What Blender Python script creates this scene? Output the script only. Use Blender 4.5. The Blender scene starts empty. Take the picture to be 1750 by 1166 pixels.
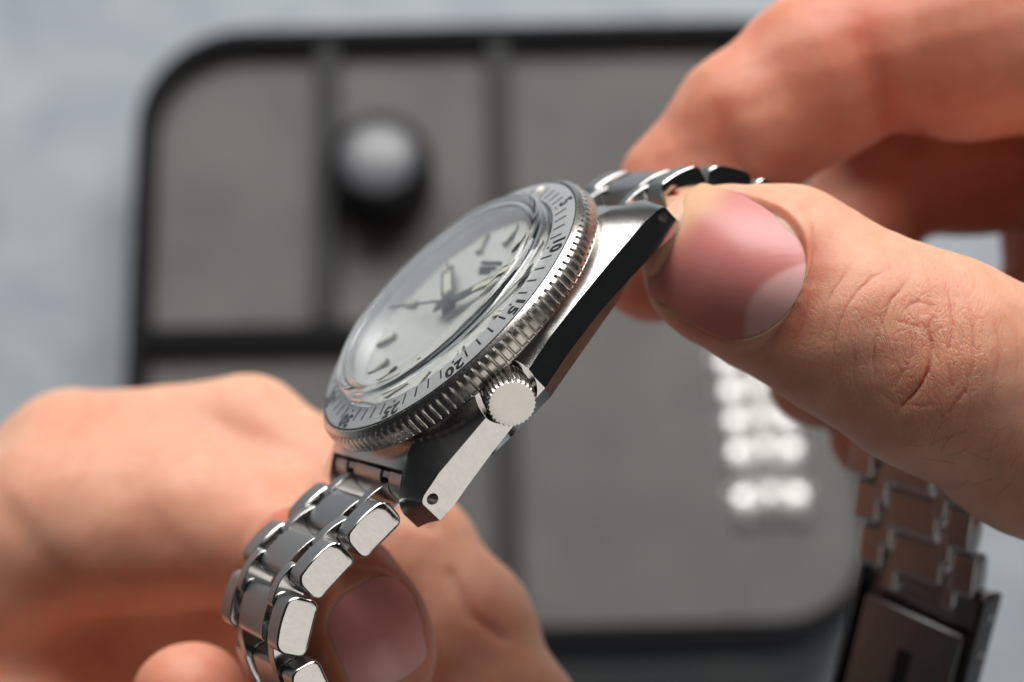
import bpy, bmesh, math, random
import numpy as np
from mathutils import Matrix, Vector
random.seed(3); RNG = np.random.default_rng(5)
sc = bpy.context.scene
C = sc.collection
MM = 0.001
FPX, CX, CY = 3200.0, 875.0, 583.0          # focal length in photo pixels, picture centre
TILT = math.radians(18.0)
CAMH = 0.520

# ------------------------------------------------------------------ camera
cam_d = bpy.data.cameras.new('camera'); cam = bpy.data.objects.new('camera', cam_d); C.objects.link(cam)
CAM = Matrix.Translation((0, -CAMH*math.tan(TILT), CAMH)) @ Matrix.Rotation(TILT, 4, 'X')
cam.matrix_world = CAM
cam_d.sensor_width = 36.0; cam_d.sensor_fit = 'HORIZONTAL'
cam_d.lens = 36.0*FPX/1750.0
cam_d.clip_start = 0.005; cam_d.clip_end = 20
cam_d.dof.use_dof = True
cam_d.dof.focus_distance = 0.1965
cam_d.dof.aperture_fstop = cam_d.lens/4.8
cam_d.dof.aperture_blades = 0
sc.camera = cam

# ------------------------------------------------------------------ world and lamps
w = bpy.data.worlds.new('World'); sc.world = w; w.use_nodes = True
bg = w.node_tree.nodes['Background']
bg.inputs[0].default_value = (0.86, 0.93, 1.0, 1); bg.inputs[1].default_value = 0.016

def area(name, d, dist, sx, sy, radiance, col, centre=(0.0, 0.0, -0.205)):
    """softbox: direction d from the watch in the camera's frame"""
    l = bpy.data.lights.new(name, 'AREA'); l.shape = 'RECTANGLE'; l.size = sx; l.size_y = sy
    l.energy = radiance*math.pi*sx*sy; l.color = col
    o = bpy.data.objects.new(name, l); C.objects.link(o)
    dv = Vector(d).normalized(); p = Vector(centre) + dv*dist
    rot = dv.to_track_quat('Z', 'Y').to_matrix().to_4x4()
    o.matrix_world = CAM @ Matrix.Translation(p) @ rot
    return o
KEY = area('window_lamp', (0.02, 0.94, 0.25), 0.68, 0.80, 0.46, 8.2, (1.0, 0.985, 0.965))
FILL = area('side_lamp', (0.49, -0.42, 0.70), 0.60, 0.56, 0.46, 0.80, (1.0, 0.955, 0.90))

sc.view_settings.view_transform = 'Standard'; sc.view_settings.look = 'None'
sc.view_settings.exposure = 0.0; sc.view_settings.gamma = 1.0
sc.cycles.use_denoising = True
sc.cycles.max_bounces = 12; sc.cycles.transmission_bounces = 12; sc.cycles.glossy_bounces = 8
sc.cycles.sample_clamp_indirect = 12.0
sc.cycles.blur_glossy = 0.3

# ------------------------------------------------------------------ helpers
def at(px, py, d):
    """camera-frame point (metres) seen at photo pixel px,py at depth d (mm)"""
    return np.array([(px-CX)/FPX*d, -(py-CY)/FPX*d, -d])*MM
def to_world(P):
    P = np.asarray(P); M = np.array(CAM)
    return P @ M[:3, :3].T + M[:3, 3]
def table_pt(px, py, z=0.0):
    o = np.array(CAM.translation); d = to_world(at(px, py, 100.0)) - o
    s = (z-o[2])/d[2]; return o + s*d

def link(o, parent=None):
    C.objects.link(o)
    if parent is not None: o.parent = parent
    return o
def tag(o, label=None, cat=None, group=None, kind=None):
    if label: o['label'] = label
    if cat: o['category'] = cat
    if group: o['group'] = group
    if kind: o['kind'] = kind
    return o
def smooth(me, ang=35):
    for p in me.polygons: p.use_smooth = True
    try: me.set_sharp_from_angle(angle=math.radians(ang))
    except Exception: pass
def mesh_obj(name, V, F, mats, parent=None, sm=35, fm=None):
    me = bpy.data.meshes.new(name)
    me.from_pydata([tuple(v) for v in V], [], [tuple(int(i) for i in f) for f in F]); me.update()
    if not isinstance(mats, (list, tuple)): mats = [mats]
    for m in mats: me.materials.append(m)
    if fm is not None:
        for p, k in zip(me.polygons, fm): p.material_index = k
    bm = bmesh.new(); bm.from_mesh(me); bmesh.ops.recalc_face_normals(bm, faces=bm.faces); bm.to_mesh(me); bm.free()
    if sm: smooth(me, sm)
    return link(bpy.data.objects.new(name, me), parent)
def bevel(o, width, seg=2, ang=30):
    b = o.modifiers.new('bevel', 'BEVEL'); b.width = width; b.segments = seg; b.limit_method = 'ANGLE'
    b.angle_limit = math.radians(ang); b.harden_normals = False
    return o
class MB:
    def __init__(s): s.V = []; s.F = []
    def add(s, V, F):
        n = len(s.V); s.V += [tuple(v) for v in V]; s.F += [tuple(i+n for i in f) for f in F]
    def box(s, x0, x1, y0, y1, z0, z1, M=None):
        V = [(x, y, z) for x in (x0, x1) for y in (y0, y1) for z in (z0, z1)]
        if M is not None: V = [tuple(M @ Vector(v)) for v in V]
        s.add(V, [(0,1,3,2),(4,6,7,5),(0,4,5,1),(2,3,7,6),(0,2,6,4),(1,5,7,3)])
    def lathe(s, prof, n=96, M=None, cap=False, a0=0.0, a1=2*math.pi):
        full = abs(a1-a0-2*math.pi) < 1e-6; k = len(prof); m = n if full else n+1
        V = []
        for i in range(m):
            a = a0+(a1-a0)*i/n
            for r, z in prof: V.append((r*math.cos(a), r*math.sin(a), z))
        if M is not None: V = [tuple(M @ Vector(v)) for v in V]
        F = []
        for i in range(n):
            j = (i+1) % m
            for q in range(k-1): F.append((i*k+q, j*k+q, j*k+q+1, i*k+q+1))
        if cap:
            F.append(tuple(i*k for i in range(m))); F.append(tuple(i*k+k-1 for i in reversed(range(m))))
        s.add(V, F)
    def prism_x(s, prof, x0, x1, M=None):
        """closed yz profile extruded along x"""
        n = len(prof); V = [(x0, y, z) for y, z in prof] + [(x1, y, z) for y, z in prof]
        if M is not None: V = [tuple(M @ Vector(v)) for v in V]
        s.add(V, [tuple(range(n)), tuple(range(2*n-1, n-1, -1))] + [(i, (i+1) % n, n+(i+1) % n, n+i) for i in range(n)])
    def prism_z(s, poly, z0, z1):
        n = len(poly); V = [(x, y, z0) for x, y in poly] + [(x, y, z1) for x, y in poly]
        s.add(V, [tuple(range(n-1, -1, -1)), tuple(range(n, 2*n))] + [(i, (i+1) % n, n+(i+1) % n, n+i) for i in range(n)])
    def obj(s, name, mat, parent=None, sm=35, scale=MM, fm=None):
        V = np.array(s.V)*scale
        return mesh_obj(name, V, s.F, mat, parent, sm, fm)

# ------------------------------------------------------------------ materials
def mat(name, col, rough=0.5, metal=0.0, **kw):
    m = bpy.data.materials.new(name); m.use_nodes = True
    b = m.node_tree.nodes['Principled BSDF']
    b.inputs['Base Color'].default_value = (*col, 1); b.inputs['Roughness'].default_value = rough
    b.inputs['Metallic'].default_value = metal
    for k, v in kw.items(): b.inputs[k.replace('_', ' ')].default_value = v
    return m
def nd(m, t, **kw):
    n = m.node_tree.nodes.new(t)
    for k, v in kw.items(): setattr(n, k, v)
    return n
def lk(m, a, b): m.node_tree.links.new(a, b)
def P(m): return m.node_tree.nodes['Principled BSDF']
def coords(m, scale=(1, 1, 1), rot=(0, 0, 0), which='Object'):
    tc = nd(m, 'ShaderNodeTexCoord'); mp = nd(m, 'ShaderNodeMapping')
    mp.inputs['Scale'].default_value = scale; mp.inputs['Rotation'].default_value = rot
    lk(m, tc.outputs[which], mp.inputs['Vector']); return mp.outputs['Vector']
def noise(m, vec, scale, detail=3, rough=0.5, dist=0.0):
    n = nd(m, 'ShaderNodeTexNoise'); n.inputs['Scale'].default_value = scale; n.inputs['Detail'].default_value = detail
    n.inputs['Roughness'].default_value = rough; n.inputs['Distortion'].default_value = dist
    lk(m, vec, n.inputs['Vector']); return n
def ramp(m, fac, stops):
    r = nd(m, 'ShaderNodeValToRGB'); e = r.color_ramp.elements
    while len(e) < len(stops): e.new(0.5)
    for el, (p, c) in zip(e, stops): el.position = p; el.color = (*c, 1) if len(c) == 3 else c
    lk(m, fac, r.inputs['Fac']); return r.outputs['Color']
def maprange(m, fac, a, b, c, d):
    r = nd(m, 'ShaderNodeMapRange'); lk(m, fac, r.inputs['Value'])
    for k, v in zip(('From Min', 'From Max', 'To Min', 'To Max'), (a, b, c, d)): r.inputs[k].default_value = v
    return r.outputs['Result']
def bump(m, h, strength, dist, prev=None):
    b = nd(m, 'ShaderNodeBump'); b.inputs['Strength'].default_value = strength; b.inputs['Distance'].default_value = dist
    lk(m, h, b.inputs['Height'])
    if prev is not None: lk(m, prev, b.inputs['Normal'])
    return b.outputs['Normal']

def brushed(name, col, rough, stretch, amp=0.00002, rot=(0, 0, 0)):
    m = mat(name, col, rough, 1.0)
    v = coords(m, stretch, rot)
    n = noise(m, v, 1.0, 4, 0.7)
    lk(m, maprange(m, n.outputs['Fac'], 0.25, 0.75, rough*0.88, rough*1.15), P(m).inputs['Roughness'])
    n2 = noise(m, coords(m), 350, 4, 0.6)
    c = ramp(m, n2.outputs['Fac'], [(0.3, tuple(x*0.90 for x in col)), (0.7, col)])
    lk(m, c, P(m).inputs['Base Color'])
    lk(m, bump(m, n.outputs['Fac'], 0.45, amp*0.6), P(m).inputs['Normal'])
    return m
STEEL_POL = mat('polished_steel', (0.70, 0.68, 0.655), 0.07, 1.0)
_n = noise(STEEL_POL, coords(STEEL_POL, (1, 1, 1)), 500, 5, 0.75)
lk(STEEL_POL, maprange(STEEL_POL, _n.outputs['Fac'], 0.35, 0.75, 0.05, 0.16), P(STEEL_POL).inputs['Roughness'])
_n3 = noise(STEEL_POL, coords(STEEL_POL, (500, 900, 500), (0.3, 0.5, 0)), 1, 6, 0.7, 1.5)
lk(STEEL_POL, ramp(STEEL_POL, _n3.outputs['Fac'], [(0.30, (0.66, 0.64, 0.615)), (0.62, (0.74, 0.72, 0.695))]), P(STEEL_POL).inputs['Base Color'])
_n2 = noise(STEEL_POL, coords(STEEL_POL, (900, 200, 5200), (0.6, 0.2, 0.1)), 1, 2, 0.6)
lk(STEEL_POL, bump(STEEL_POL, _n2.outputs['Fac'], 0.12, 0.00001), P(STEEL_POL).inputs['Normal'])
STEEL_TOP = brushed('brushed_steel_case', (0.62, 0.605, 0.58), 0.23, (300, 14000, 300))
STEEL_LINK = brushed('brushed_steel_link', (0.45, 0.45, 0.447), 0.34, (9000, 300, 400))
STEEL_CROWN = brushed('turned_steel', (0.74, 0.715, 0.68), 0.20, (800, 800, 800), 0.000012)
STEEL_GRIP = mat('grip_steel', (0.64, 0.61, 0.57), 0.24, 1.0)
_n = noise(STEEL_GRIP, coords(STEEL_GRIP), 3000, 3, 0.6)
lk(STEEL_GRIP, maprange(STEEL_GRIP, _n.outputs['Fac'], 0.3, 0.7, 0.22, 0.32), P(STEEL_GRIP).inputs['Roughness'])
INSERT = mat('silver_insert', (0.46, 0.475, 0.485), 0.42, 0.15)
_n = noise(INSERT, coords(INSERT), 6500, 3, 0.7)
lk(INSERT, ramp(INSERT, _n.outputs['Fac'], [(0.3, (0.31, 0.322, 0.33)), (0.7, (0.45, 0.462, 0.47))]), P(INSERT).inputs['Base Color'])
lk(INSERT, bump(INSERT, _n.outputs['Fac'], 0.35, 0.00002), P(INSERT).inputs['Normal'])
INK = mat('black_enamel', (0.012, 0.012, 0.014), 0.35)
GLASS = mat('crystal_glass', (0.985, 1.0, 0.992), 0.0, 0.0, IOR=1.52, Transmission_Weight=1.0)
DIAL = mat('silver_dial', (0.66, 0.655, 0.63), 0.38, 0.15)
_n = noise(DIAL, coords(DIAL), 2500, 2, 0.6)
lk(DIAL, ramp(DIAL, _n.outputs['Fac'], [(0.3, (0.84, 0.83, 0.80)), (0.7, (0.93, 0.92, 0.89))]), P(DIAL).inputs['Base Color'])
REH = mat('satin_ring', (0.62, 0.63, 0.63), 0.4, 0.2)
LUME = mat('lume', (0.86, 0.82, 0.66), 0.5)
DARK_STEEL = mat('hand_steel', (0.10, 0.10, 0.105), 0.25, 1.0)
HOLE = mat('dark_hole', (0.01, 0.01, 0.01), 0.6)

def skin_mat(name, base, flush_shade):
    m = mat(name, base, 0.46, 0.0)
    p = P(m)
    at_ = nd(m, 'ShaderNodeAttribute', attribute_name='tone')
    sep = nd(m, 'ShaderNodeSeparateColor'); lk(m, at_.outputs['Color'], sep.inputs[0])
    v = coords(m)
    n1 = noise(m, v, 90, 4, 0.6, 0.3); n2 = noise(m, v, 480, 4, 0.65); n3 = noise(m, v, 2600, 3, 0.6)
    mix = nd(m, 'ShaderNodeMix', data_type='RGBA'); mix.inputs['A'].default_value = (*base, 1); mix.inputs['B'].default_value = (*flush_shade, 1)
    add = nd(m, 'ShaderNodeMath', operation='MULTIPLY_ADD'); lk(m, n1.outputs['Fac'], add.inputs[0]); add.inputs[1].default_value = 0.8; add.inputs[2].default_value = -0.40
    add2 = nd(m, 'ShaderNodeMath', operation='ADD', use_clamp=True); lk(m, add.outputs[0], add2.inputs[0]); lk(m, sep.outputs[0], add2.inputs[1])
    lk(m, add2.outputs[0], mix.inputs['Factor'])
    mot = nd(m, 'ShaderNodeMix', data_type='RGBA', blend_type='MULTIPLY'); mot.inputs['Factor'].default_value = 1.0
    lk(m, mix.outputs['Result'], mot.inputs['A'])
    lk(m, ramp(m, n2.outputs['Fac'], [(0.25, (0.90, 0.86, 0.84)), (0.75, (1, 1, 1))]), mot.inputs['B'])
    lk(m, mot.outputs['Result'], p.inputs['Base Color'])
    p.inputs['Subsurface Weight'].default_value = 1.0
    p.inputs['Subsurface Radius'].default_value = (1.0, 0.28, 0.14)
    p.inputs['Subsurface Scale'].default_value = 0.0026
    p.inputs['Specular IOR Level'].default_value = 0.35
    # fine skin lines: warped cells, stronger where the attribute's green channel says skin is wrinkled
    vv = nd(m, 'ShaderNodeVectorMath', operation='MULTIPLY_ADD'); lk(m, n2.outputs['Color'], vv.inputs[0]); vv.inputs[1].default_value = (0.0012,)*3; lk(m, v, vv.inputs[2])
    vo = nd(m, 'ShaderNodeTexVoronoi', feature='DISTANCE_TO_EDGE'); vo.inputs['Scale'].default_value = 1900; lk(m, vv.outputs[0], vo.inputs['Vector'])
    h1 = maprange(m, vo.outputs['Distance'], 0.0, 0.18, 0.0, 1.0)
    b1 = nd(m, 'ShaderNodeBump'); b1.inputs['Distance'].default_value = 0.00004; lk(m, h1, b1.inputs['Height'])
    lk(m, maprange(m, sep.outputs[1], 0.0, 1.0, 0.15, 0.5), b1.inputs['Strength'])
    prev = b1.outputs['Normal']
    for rz, sx, sy, ds, th in ((27, 620, 190, 1.2, 0.055), (52, 420, 260, 1.6, 0.04), (-8, 800, 300, 1.2, 0.05)):
        mp = nd(m, 'ShaderNodeMapping'); mp.vector_type = 'POINT'; mp.inputs['Rotation'].default_value = (0, 0, math.radians(rz)); mp.inputs['Scale'].default_value = (sx, sy, sy)
        lk(m, v, mp.inputs['Vector']); nn_ = noise(m, mp.outputs['Vector'], 1.0, 2, 0.5, ds)
        ab = nd(m, 'ShaderNodeMath', operation='SUBTRACT'); lk(m, nn_.outputs['Fac'], ab.inputs[0]); ab.inputs[1].default_value = 0.5
        a2 = nd(m, 'ShaderNodeMath', operation='ABSOLUTE'); lk(m, ab.outputs[0], a2.inputs[0])
        bb = nd(m, 'ShaderNodeBump'); bb.inputs['Distance'].default_value = 0.00016; lk(m, maprange(m, a2.outputs[0], 0.0, th, 0.0, 1.0), bb.inputs['Height'])
        lk(m, maprange(m, sep.outputs[1], 0.12, 1.0, 0.0, 0.42), bb.inputs['Strength']); lk(m, prev, bb.inputs['Normal']); prev = bb.outputs['Normal']
    b2 = bump(m, n3.outputs['Fac'], 0.30, 0.00006, prev)
    b3 = bump(m, n2.outputs['Fac'], 0.35, 0.00022, b2)
    lk(m, b3, p.inputs['Normal'])
    lk(m, maprange(m, n2.outputs['Fac'], 0.3, 0.7, 0.40, 0.58), p.inputs['Roughness'])
    return m
SKIN = skin_mat('skin', (0.80, 0.455, 0.315), (0.62, 0.18, 0.11))
NAIL = mat('nail', (0.75, 0.40, 0.36), 0.36)
_a = nd(NAIL, 'ShaderNodeAttribute', attribute_name='tone')
_n = noise(NAIL, coords(NAIL), 260, 3, 0.6)
_mx = nd(NAIL, 'ShaderNodeMix', data_type='RGBA', blend_type='MULTIPLY'); _mx.inputs['Factor'].default_value = 1
lk(NAIL, _a.outputs['Color'], _mx.inputs['A']); lk(NAIL, ramp(NAIL, _n.outputs['Fac'], [(0.3, (0.92, 0.88, 0.88)), (0.7, (1, 1, 1))]), _mx.inputs['B'])
lk(NAIL, _mx.outputs['Result'], P(NAIL).inputs['Base Color'])
_rn = noise(NAIL, coords(NAIL, (160, 1500, 1500), (0, 0, math.radians(27))), 1.0, 2, 0.5)
lk(NAIL, bump(NAIL, _rn.outputs['Fac'], 0.22, 0.00008), P(NAIL).inputs['Normal'])
P(NAIL).inputs['Subsurface Weight'].default_value = 0.5; P(NAIL).inputs['Subsurface Radius'].default_value = (1, .4, .3); P(NAIL).inputs['Subsurface Scale'].default_value = 0.0012
P(NAIL).inputs['Specular IOR Level'].default_value = 0.5; P(NAIL).inputs['Coat Weight'].default_value = 0.12; P(NAIL).inputs['Coat Roughness'].default_value = 0.35
#SETTING
# ------------------------------------------------------------------ the table and the tray
TABLE = mat('table_top', (0.40, 0.43, 0.46), 0.6)
_v = coords(TABLE); _n = noise(TABLE, _v, 26, 6, 0.62, 0.8)
lk(TABLE, ramp(TABLE, _n.outputs['Fac'], [(0.32, (0.29, 0.33, 0.37)), (0.68, (0.43, 0.475, 0.51))]), P(TABLE).inputs['Base Color'])
_nb = noise(TABLE, _v, 900, 4, 0.6); lk(TABLE, bump(TABLE, _nb.outputs['Fac'], 0.3, 0.0004), P(TABLE).inputs['Normal'])
t = MB(); t.box(-900, 900, -700, 1100, -30, 0)
tag(t.obj('table_top', TABLE, None, 0), kind='structure')

LEATHER = mat('black_leather', (0.007, 0.007, 0.009), 0.6, Specular_IOR_Level=0.15)
_n = noise(LEATHER, coords(LEATHER), 1500, 4, 0.6); lk(LEATHER, bump(LEATHER, _n.outputs['Fac'], 0.5, 0.0003), P(LEATHER).inputs['Normal'])
DIVIDER = mat('grey_divider', (0.055, 0.056, 0.055), 0.7, Specular_IOR_Level=0.2)
LINING = mat('grey_lining', (0.21, 0.20, 0.19), 0.85)
_v = coords(LINING); _n = noise(LINING, _v, 30, 4, 0.6); lk(LINING, ramp(LINING, _n.outputs['Fac'], [(0.3, (0.130, 0.126, 0.119)), (0.7, (0.175, 0.169, 0.159))]), P(LINING).inputs['Base Color'])
_nb = noise(LINING, _v, 1800, 3, 0.6); lk(LINING, bump(LINING, _nb.outputs['Fac'], 0.5, 0.0003), P(LINING).inputs['Normal'])
ZB = 24.0; HT = 9.0      # tray height mm
def mmp(px, py, z): return table_pt(px, py, (z+ZB)*MM)[:2]*1000
TL = mmp(250, 38, HT); BR = mmp(1525, 1105, HT)
X0, X1, Y1, Y0 = TL[0], BR[0], TL[1], BR[1]
def rrect(x0, x1, y0, y1, r, n=14):
    pts = []
    for cx_, cy_, a0 in ((x1-r, y1-r, 0), (x0+r, y1-r, 90), (x0+r, y0+r, 180), (x1-r, y0+r, 270)):
        for i in range(n+1):
            a = math.radians(a0+90*i/n); pts.append((cx_+r*math.cos(a), cy_+r*math.sin(a)))
    return pts
tray = bpy.data.objects.new('storage_tray', None); tray.location = ((X0+X1)/2*MM, (Y0+Y1)/2*MM, ZB*MM); tray.rotation_euler = (0, 0, math.radians(1.3)); link(tray)
tag(tray, 'black leather tray with rounded corners and grey lined compartments on the table', 'tray')
mcx, mcy = (X0+X1)/2, (Y0+Y1)/2
def sh(pts): return [(x-mcx, y-mcy) for x, y in pts]
WT = 5.6; R0 = 31
outer = sh(rrect(X0, X1, Y0, Y1, R0)); inner = sh(rrect(X0+WT, X1-WT, Y0+WT, Y1-WT, R0-WT)); nn = len(outer)
V = [(x, y, -ZB) for x, y in outer]+[(x, y, -1.5) for x, y in outer]+[(x, y, HT) for x, y in outer]+[(x, y, HT) for x, y in inner]+[(x, y, 1.5) for x, y in inner]
F = []
FMT = []
for k in range(4):
    FMT += [1 if k == 0 else 0]*nn
    for i in range(nn): F.append((k*nn+i, k*nn+(i+1) % nn, (k+1)*nn+(i+1) % nn, (k+1)*nn+i))
F.append(tuple(range(nn))); FMT.append(1)
SIDE = mat('tray_side', (0.035, 0.037, 0.044), 0.5)
b = MB(); b.add(V, F); o = b.obj('rim', [LEATHER, SIDE], tray, fm=FMT); bevel(o, 0.0012, 3, 40)
b = MB(); b.prism_z(sh(rrect(X0+WT-.5, X1-WT+.5, Y0+WT-.5, Y1-WT+.5, R0-WT)), 0.5, 2.0); b.obj('lining', LINING, tray)
def divider(pxa, pxb, pya, pyb):
    a = mmp(pxa, pya, HT-1); c = mmp(pxb, pyb, HT-1)
    b = MB(); b.box(a[0]-mcx, c[0]-mcx, c[1]-mcy, a[1]-mcy, 2.2, HT-0.6); o = b.obj('divider', DIVIDER, tray); bevel(o, 0.0008, 2); return a, c
xa = mmp(543, 300, HT)[0]; xb = mmp(581, 300, HT)[0]; xc = mmp(842, 300, HT)[0]; xd = mmp(880, 300, HT)[0]
yh0 = mmp(400, 580, HT)[1]; yh1 = mmp(400, 543, HT)[1]
for x0, x1, y0, y1 in ((xa, xb, yh1+.2, Y1-WT-.2), (xc, xd, Y0+WT+.2, Y1-WT-.2), (X0+WT+.2, xc-.2, yh0, yh1)):
    b = MB(); b.box(x0-mcx, x1-mcx, y0-mcy, y1-mcy, 2.2, HT-0.8); o = b.obj('divider', LEATHER if y1 == yh1 else DIVIDER, tray); bevel(o, 0.001, 3)

# round black container standing in the tray
k = mmp(650, 290, 15.0)
knob = bpy.data.objects.new('round_box', None); knob.location = (k[0]*MM, k[1]*MM, (ZB+2)*MM); link(knob)
tag(knob, 'round black pot with a grey domed lid in the second compartment', 'pot')
KB = mat('pot_black', (0.006, 0.006, 0.007), 0.42, Specular_IOR_Level=0.3); KG = mat('pot_lid_grey', (0.12, 0.124, 0.137), 0.40, Specular_IOR_Level=1.0)
b = MB(); b.lathe([(0.01, 0), (13.0, 0), (14.4, 1.2), (14.8, 8), (14.8, 16), (14.2, 18.8), (12.6, 20.6), (10.6, 21.2), (0.01, 21.2)], 72); b.obj('pot_body', KB, knob)
b = MB(); b.lathe([(10.8, 21.2), (10.6, 22.0), (9.0, 23.2), (5.5, 24.0), (0.01, 24.2)], 72); b.obj('lid', KG, knob)

# second bracelet lying in the large compartment
bp = mmp(1305, 745, 5.0)
brc = bpy.data.objects.new('spare_bracelet', None); brc.location = (bp[0]*MM, bp[1]*MM, (ZB+2.0)*MM); brc.rotation_euler = (0, 0, math.radians(3)); link(brc)
tag(brc, 'bright silver metal bracelet lying in the large grey compartment of the tray', 'bracelet')
SILVER = mat('bright_silver', (0.88, 0.87, 0.85), 0.36, 0.8)
def bead(w, l, h, nx=14, ny=14):
    V = []; F = []
    for j in range(ny+1):
        for i in range(nx+1):
            u, v = 2*i/nx-1, 2*j/ny-1
            x_, y_ = u*math.sqrt(1-v*v/2), v*math.sqrt(1-u*u/2)      # square to disc
            x_, y_ = u*0.45+x_*0.55, v*0.45+y_*0.55
            V.append((x_*w/2, y_*l/2, h*math.sqrt(max(0, 1-min(1, (abs(u)**2.6+abs(v)**2.6))))+0.3))
    for j in range(ny):
        for i in range(nx): F.append((j*(nx+1)+i, j*(nx+1)+i+1, (j+1)*(nx+1)+i+1, (j+1)*(nx+1)+i))
    base = len(V); rim = list(range(nx+1))+[(j*(nx+1)+nx) for j in range(1, ny+1)]+[ny*(nx+1)+i for i in range(nx-1, -1, -1)]+[j*(nx+1) for j in range(ny-1, 0, -1)]
    V += [(V[r][0], V[r][1], -0.2) for r in rim]; m = len(rim)
    for k in range(m): F.append((rim[k], rim[(k+1) % m], base+(k+1) % m, base+k))
    F.append(tuple(range(base, base+m)))
    return V, F
rows = [(-18.6, 11.8, 0.4), (-5.6, 11.2, 0.2), (3.2, 10.6, 0.0), (11.8, 10.4, -0.4), (20.2, 10.2, -0.8)]
for ry, rl, ox in rows:
    for rx, rw in ((-7.3, 8.8), (0.0, 7.0), (7.3, 8.8)):
        V, F = bead(rw, rl, 4.2 + (0.8 if abs(rx) < 1 else 0))
        b = MB(); b.add([(x+rx+ox, y+ry+(0.8 if abs(rx) < 1 else 0), z) for x, y, z in V], F); b.obj('bracelet_piece', SILVER, brc, 70)

#WATCH
# ------------------------------------------------------------------ the watch (local frame in mm: x to 3 o'clock, y to 12 o'clock, z out of the dial)
RW = Matrix(((0.44661549, 0.61278686, -0.65194084), (-0.04260362, 0.74238706, 0.66861527), (0.8937111, -0.2708389, 0.3576685)))
watch = bpy.data.objects.new('wrist_watch', None); link(watch)
watch.matrix_world = CAM @ Matrix.Translation(Vector((-7.48240933, 4.46944482, -211.85087))*MM) @ RW.to_4x4()
watch.empty_display_size = 0.01
tag(watch, 'steel diving watch held between two hands, silver bezel ring with black numerals and domed crystal', 'watch')

def flx(y):
    y = abs(y+1.0)
    return float(np.interp(y, [0, 3, 8, 13, 21.5, 24.5], [18.35, 18.2, 17.35, 16.45, 14.55, 13.6]))
def flx2(y):      # two flat facets meeting in a ridge just 6-side of the middle
    return 18.6 - (y+4.3)*0.157 if y > -4.3 else 18.6 + (y+4.3)*0.244
def zft(y): return float(np.interp(abs(y), [0, 5, 11, 15, 18, 20.5, 23], [-5.15, -5.35, -5.72, -6.05, -6.3, -6.85, -9.2]))
def zfb(y): return float(np.interp(abs(y), [0, 5, 8, 13, 17, 20, 21.4, 23], [-8.0, -8.15, -8.4, -9.0, -9.65, -10.2, -10.15, -10.4]))
LX = 10.2     # half width of the bracelet slot
def zcf(y): return float(np.interp(abs(y), [0, 8, 13, 17, 19.5], [-9.55, -9.65, -9.8, -9.95, -10.15]))
def cin(y): return float(np.interp(abs(y), [0, 9, 15, 18], [0.7, 0.9, 1.8, 2.2]))
def body_profile(y):
    xf = flx2(y); ay = abs(y)
    x0 = xf*float(np.interp(ay, [0, 5, 10, 14, 17, 18.8, 19.5], [0.935, 0.905, 0.83, 0.72, 0.68, 0.688, LX/flx2(math.copysign(19.5, y))]))
    zin = -3.35-1.65*float(np.interp(ay, [15.0, 16.5, 18, 19.5], [0, 0.12, 0.5, 1.0]))
    pts = [(0, zin), (x0*0.6, zin), (x0, zin)]
    for t_ in (0.2, 0.4, 0.6, 0.8, 1.0):
        pts.append((x0+(xf-x0)*t_, zin+(zft(y)-zin)*t_**1.15))
    xb = xf-5.0+(LX-xf+5.0)*min(1, max(0, (ay-15)/4.5))
    pts += [(xf, zfb(y)), (xf-cin(y), zcf(y)), (xb, zcf(y)-0.35), (0, zcf(y)-0.35)]
    return pts
case_mats = [STEEL_TOP, STEEL_POL]
V = []; F = []; FM = []
ys = list(np.linspace(-19.5, 19.5, 53)); ys = sorted(ys+[-4.3])
prof = [body_profile(y) for y in ys]; K = len(prof[0])
idx = {}
def vid(i, k, s):
    key = (i, k, s if prof[i][k][0] > 1e-6 else 1)
    if key not in idx:
        idx[key] = len(V); x, z = prof[i][k]; V.append((x*s, ys[i], z))
    return idx[key]
for s in (1, -1):
    for i in range(len(ys)-1):
        for k in range(K-1):
            F.append((vid(i, k, s), vid(i+1, k, s), vid(i+1, k+1, s), vid(i, k+1, s))); FM.append(1 if k in (7, 8) else 0)
for i in (0, len(ys)-1):
    F.append((vid(i, 0, 1), vid(i, 1, 1), vid(i, 2, 1), vid(i, 10, 1), vid(i, 11, 1), vid(i, 10, -1), vid(i, 2, -1), vid(i, 1, -1))); FM.append(0)
    sy = -1 if i == 0 else 1
    for s in (1, -1):
        ring = [vid(i, k, s) for k in range(2, 11)]; m_ = len(ring)
        base_ = [V[r] for r in ring]
        x_out = base_[5][0]*s
        for st_, dz in ((0.35, 0), (0.65, 0.08), (0.84, 0.36), (0.95, 0.75), (1.0, 1.2)):
            new = []
            for q, (x, y, z) in enumerate(base_):
                f_ = (abs(x)-LX)/(x_out-LX); f_ = min(1, max(0, f_))
                yy = 19.5+st_*(3.35*(1-f_)+1.95*f_)
                xx = LX+(flx2(sy*yy)-LX)*f_ if q != 7 else abs(x)-0.3*st_
                if q <= 5: zz = z+st_*(-2.0*(1-f_)-0.35*f_)-dz*(1-0.55*f_)
                else: zz = z-0.02*st_
                V.append((xx*s, sy*yy, zz)); new.append(len(V)-1)
            for q in range(m_):
                F.append((ring[q], ring[(q+1) % m_], new[(q+1) % m_], new[q])); FM.append(1 if q == 5 else 0)
            ring = new
        F.append(tuple(ring)); FM.append(0)
b = MB(); b.add(V, F)
case = b.obj('case', case_mats, watch, 28, fm=FM)
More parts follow.
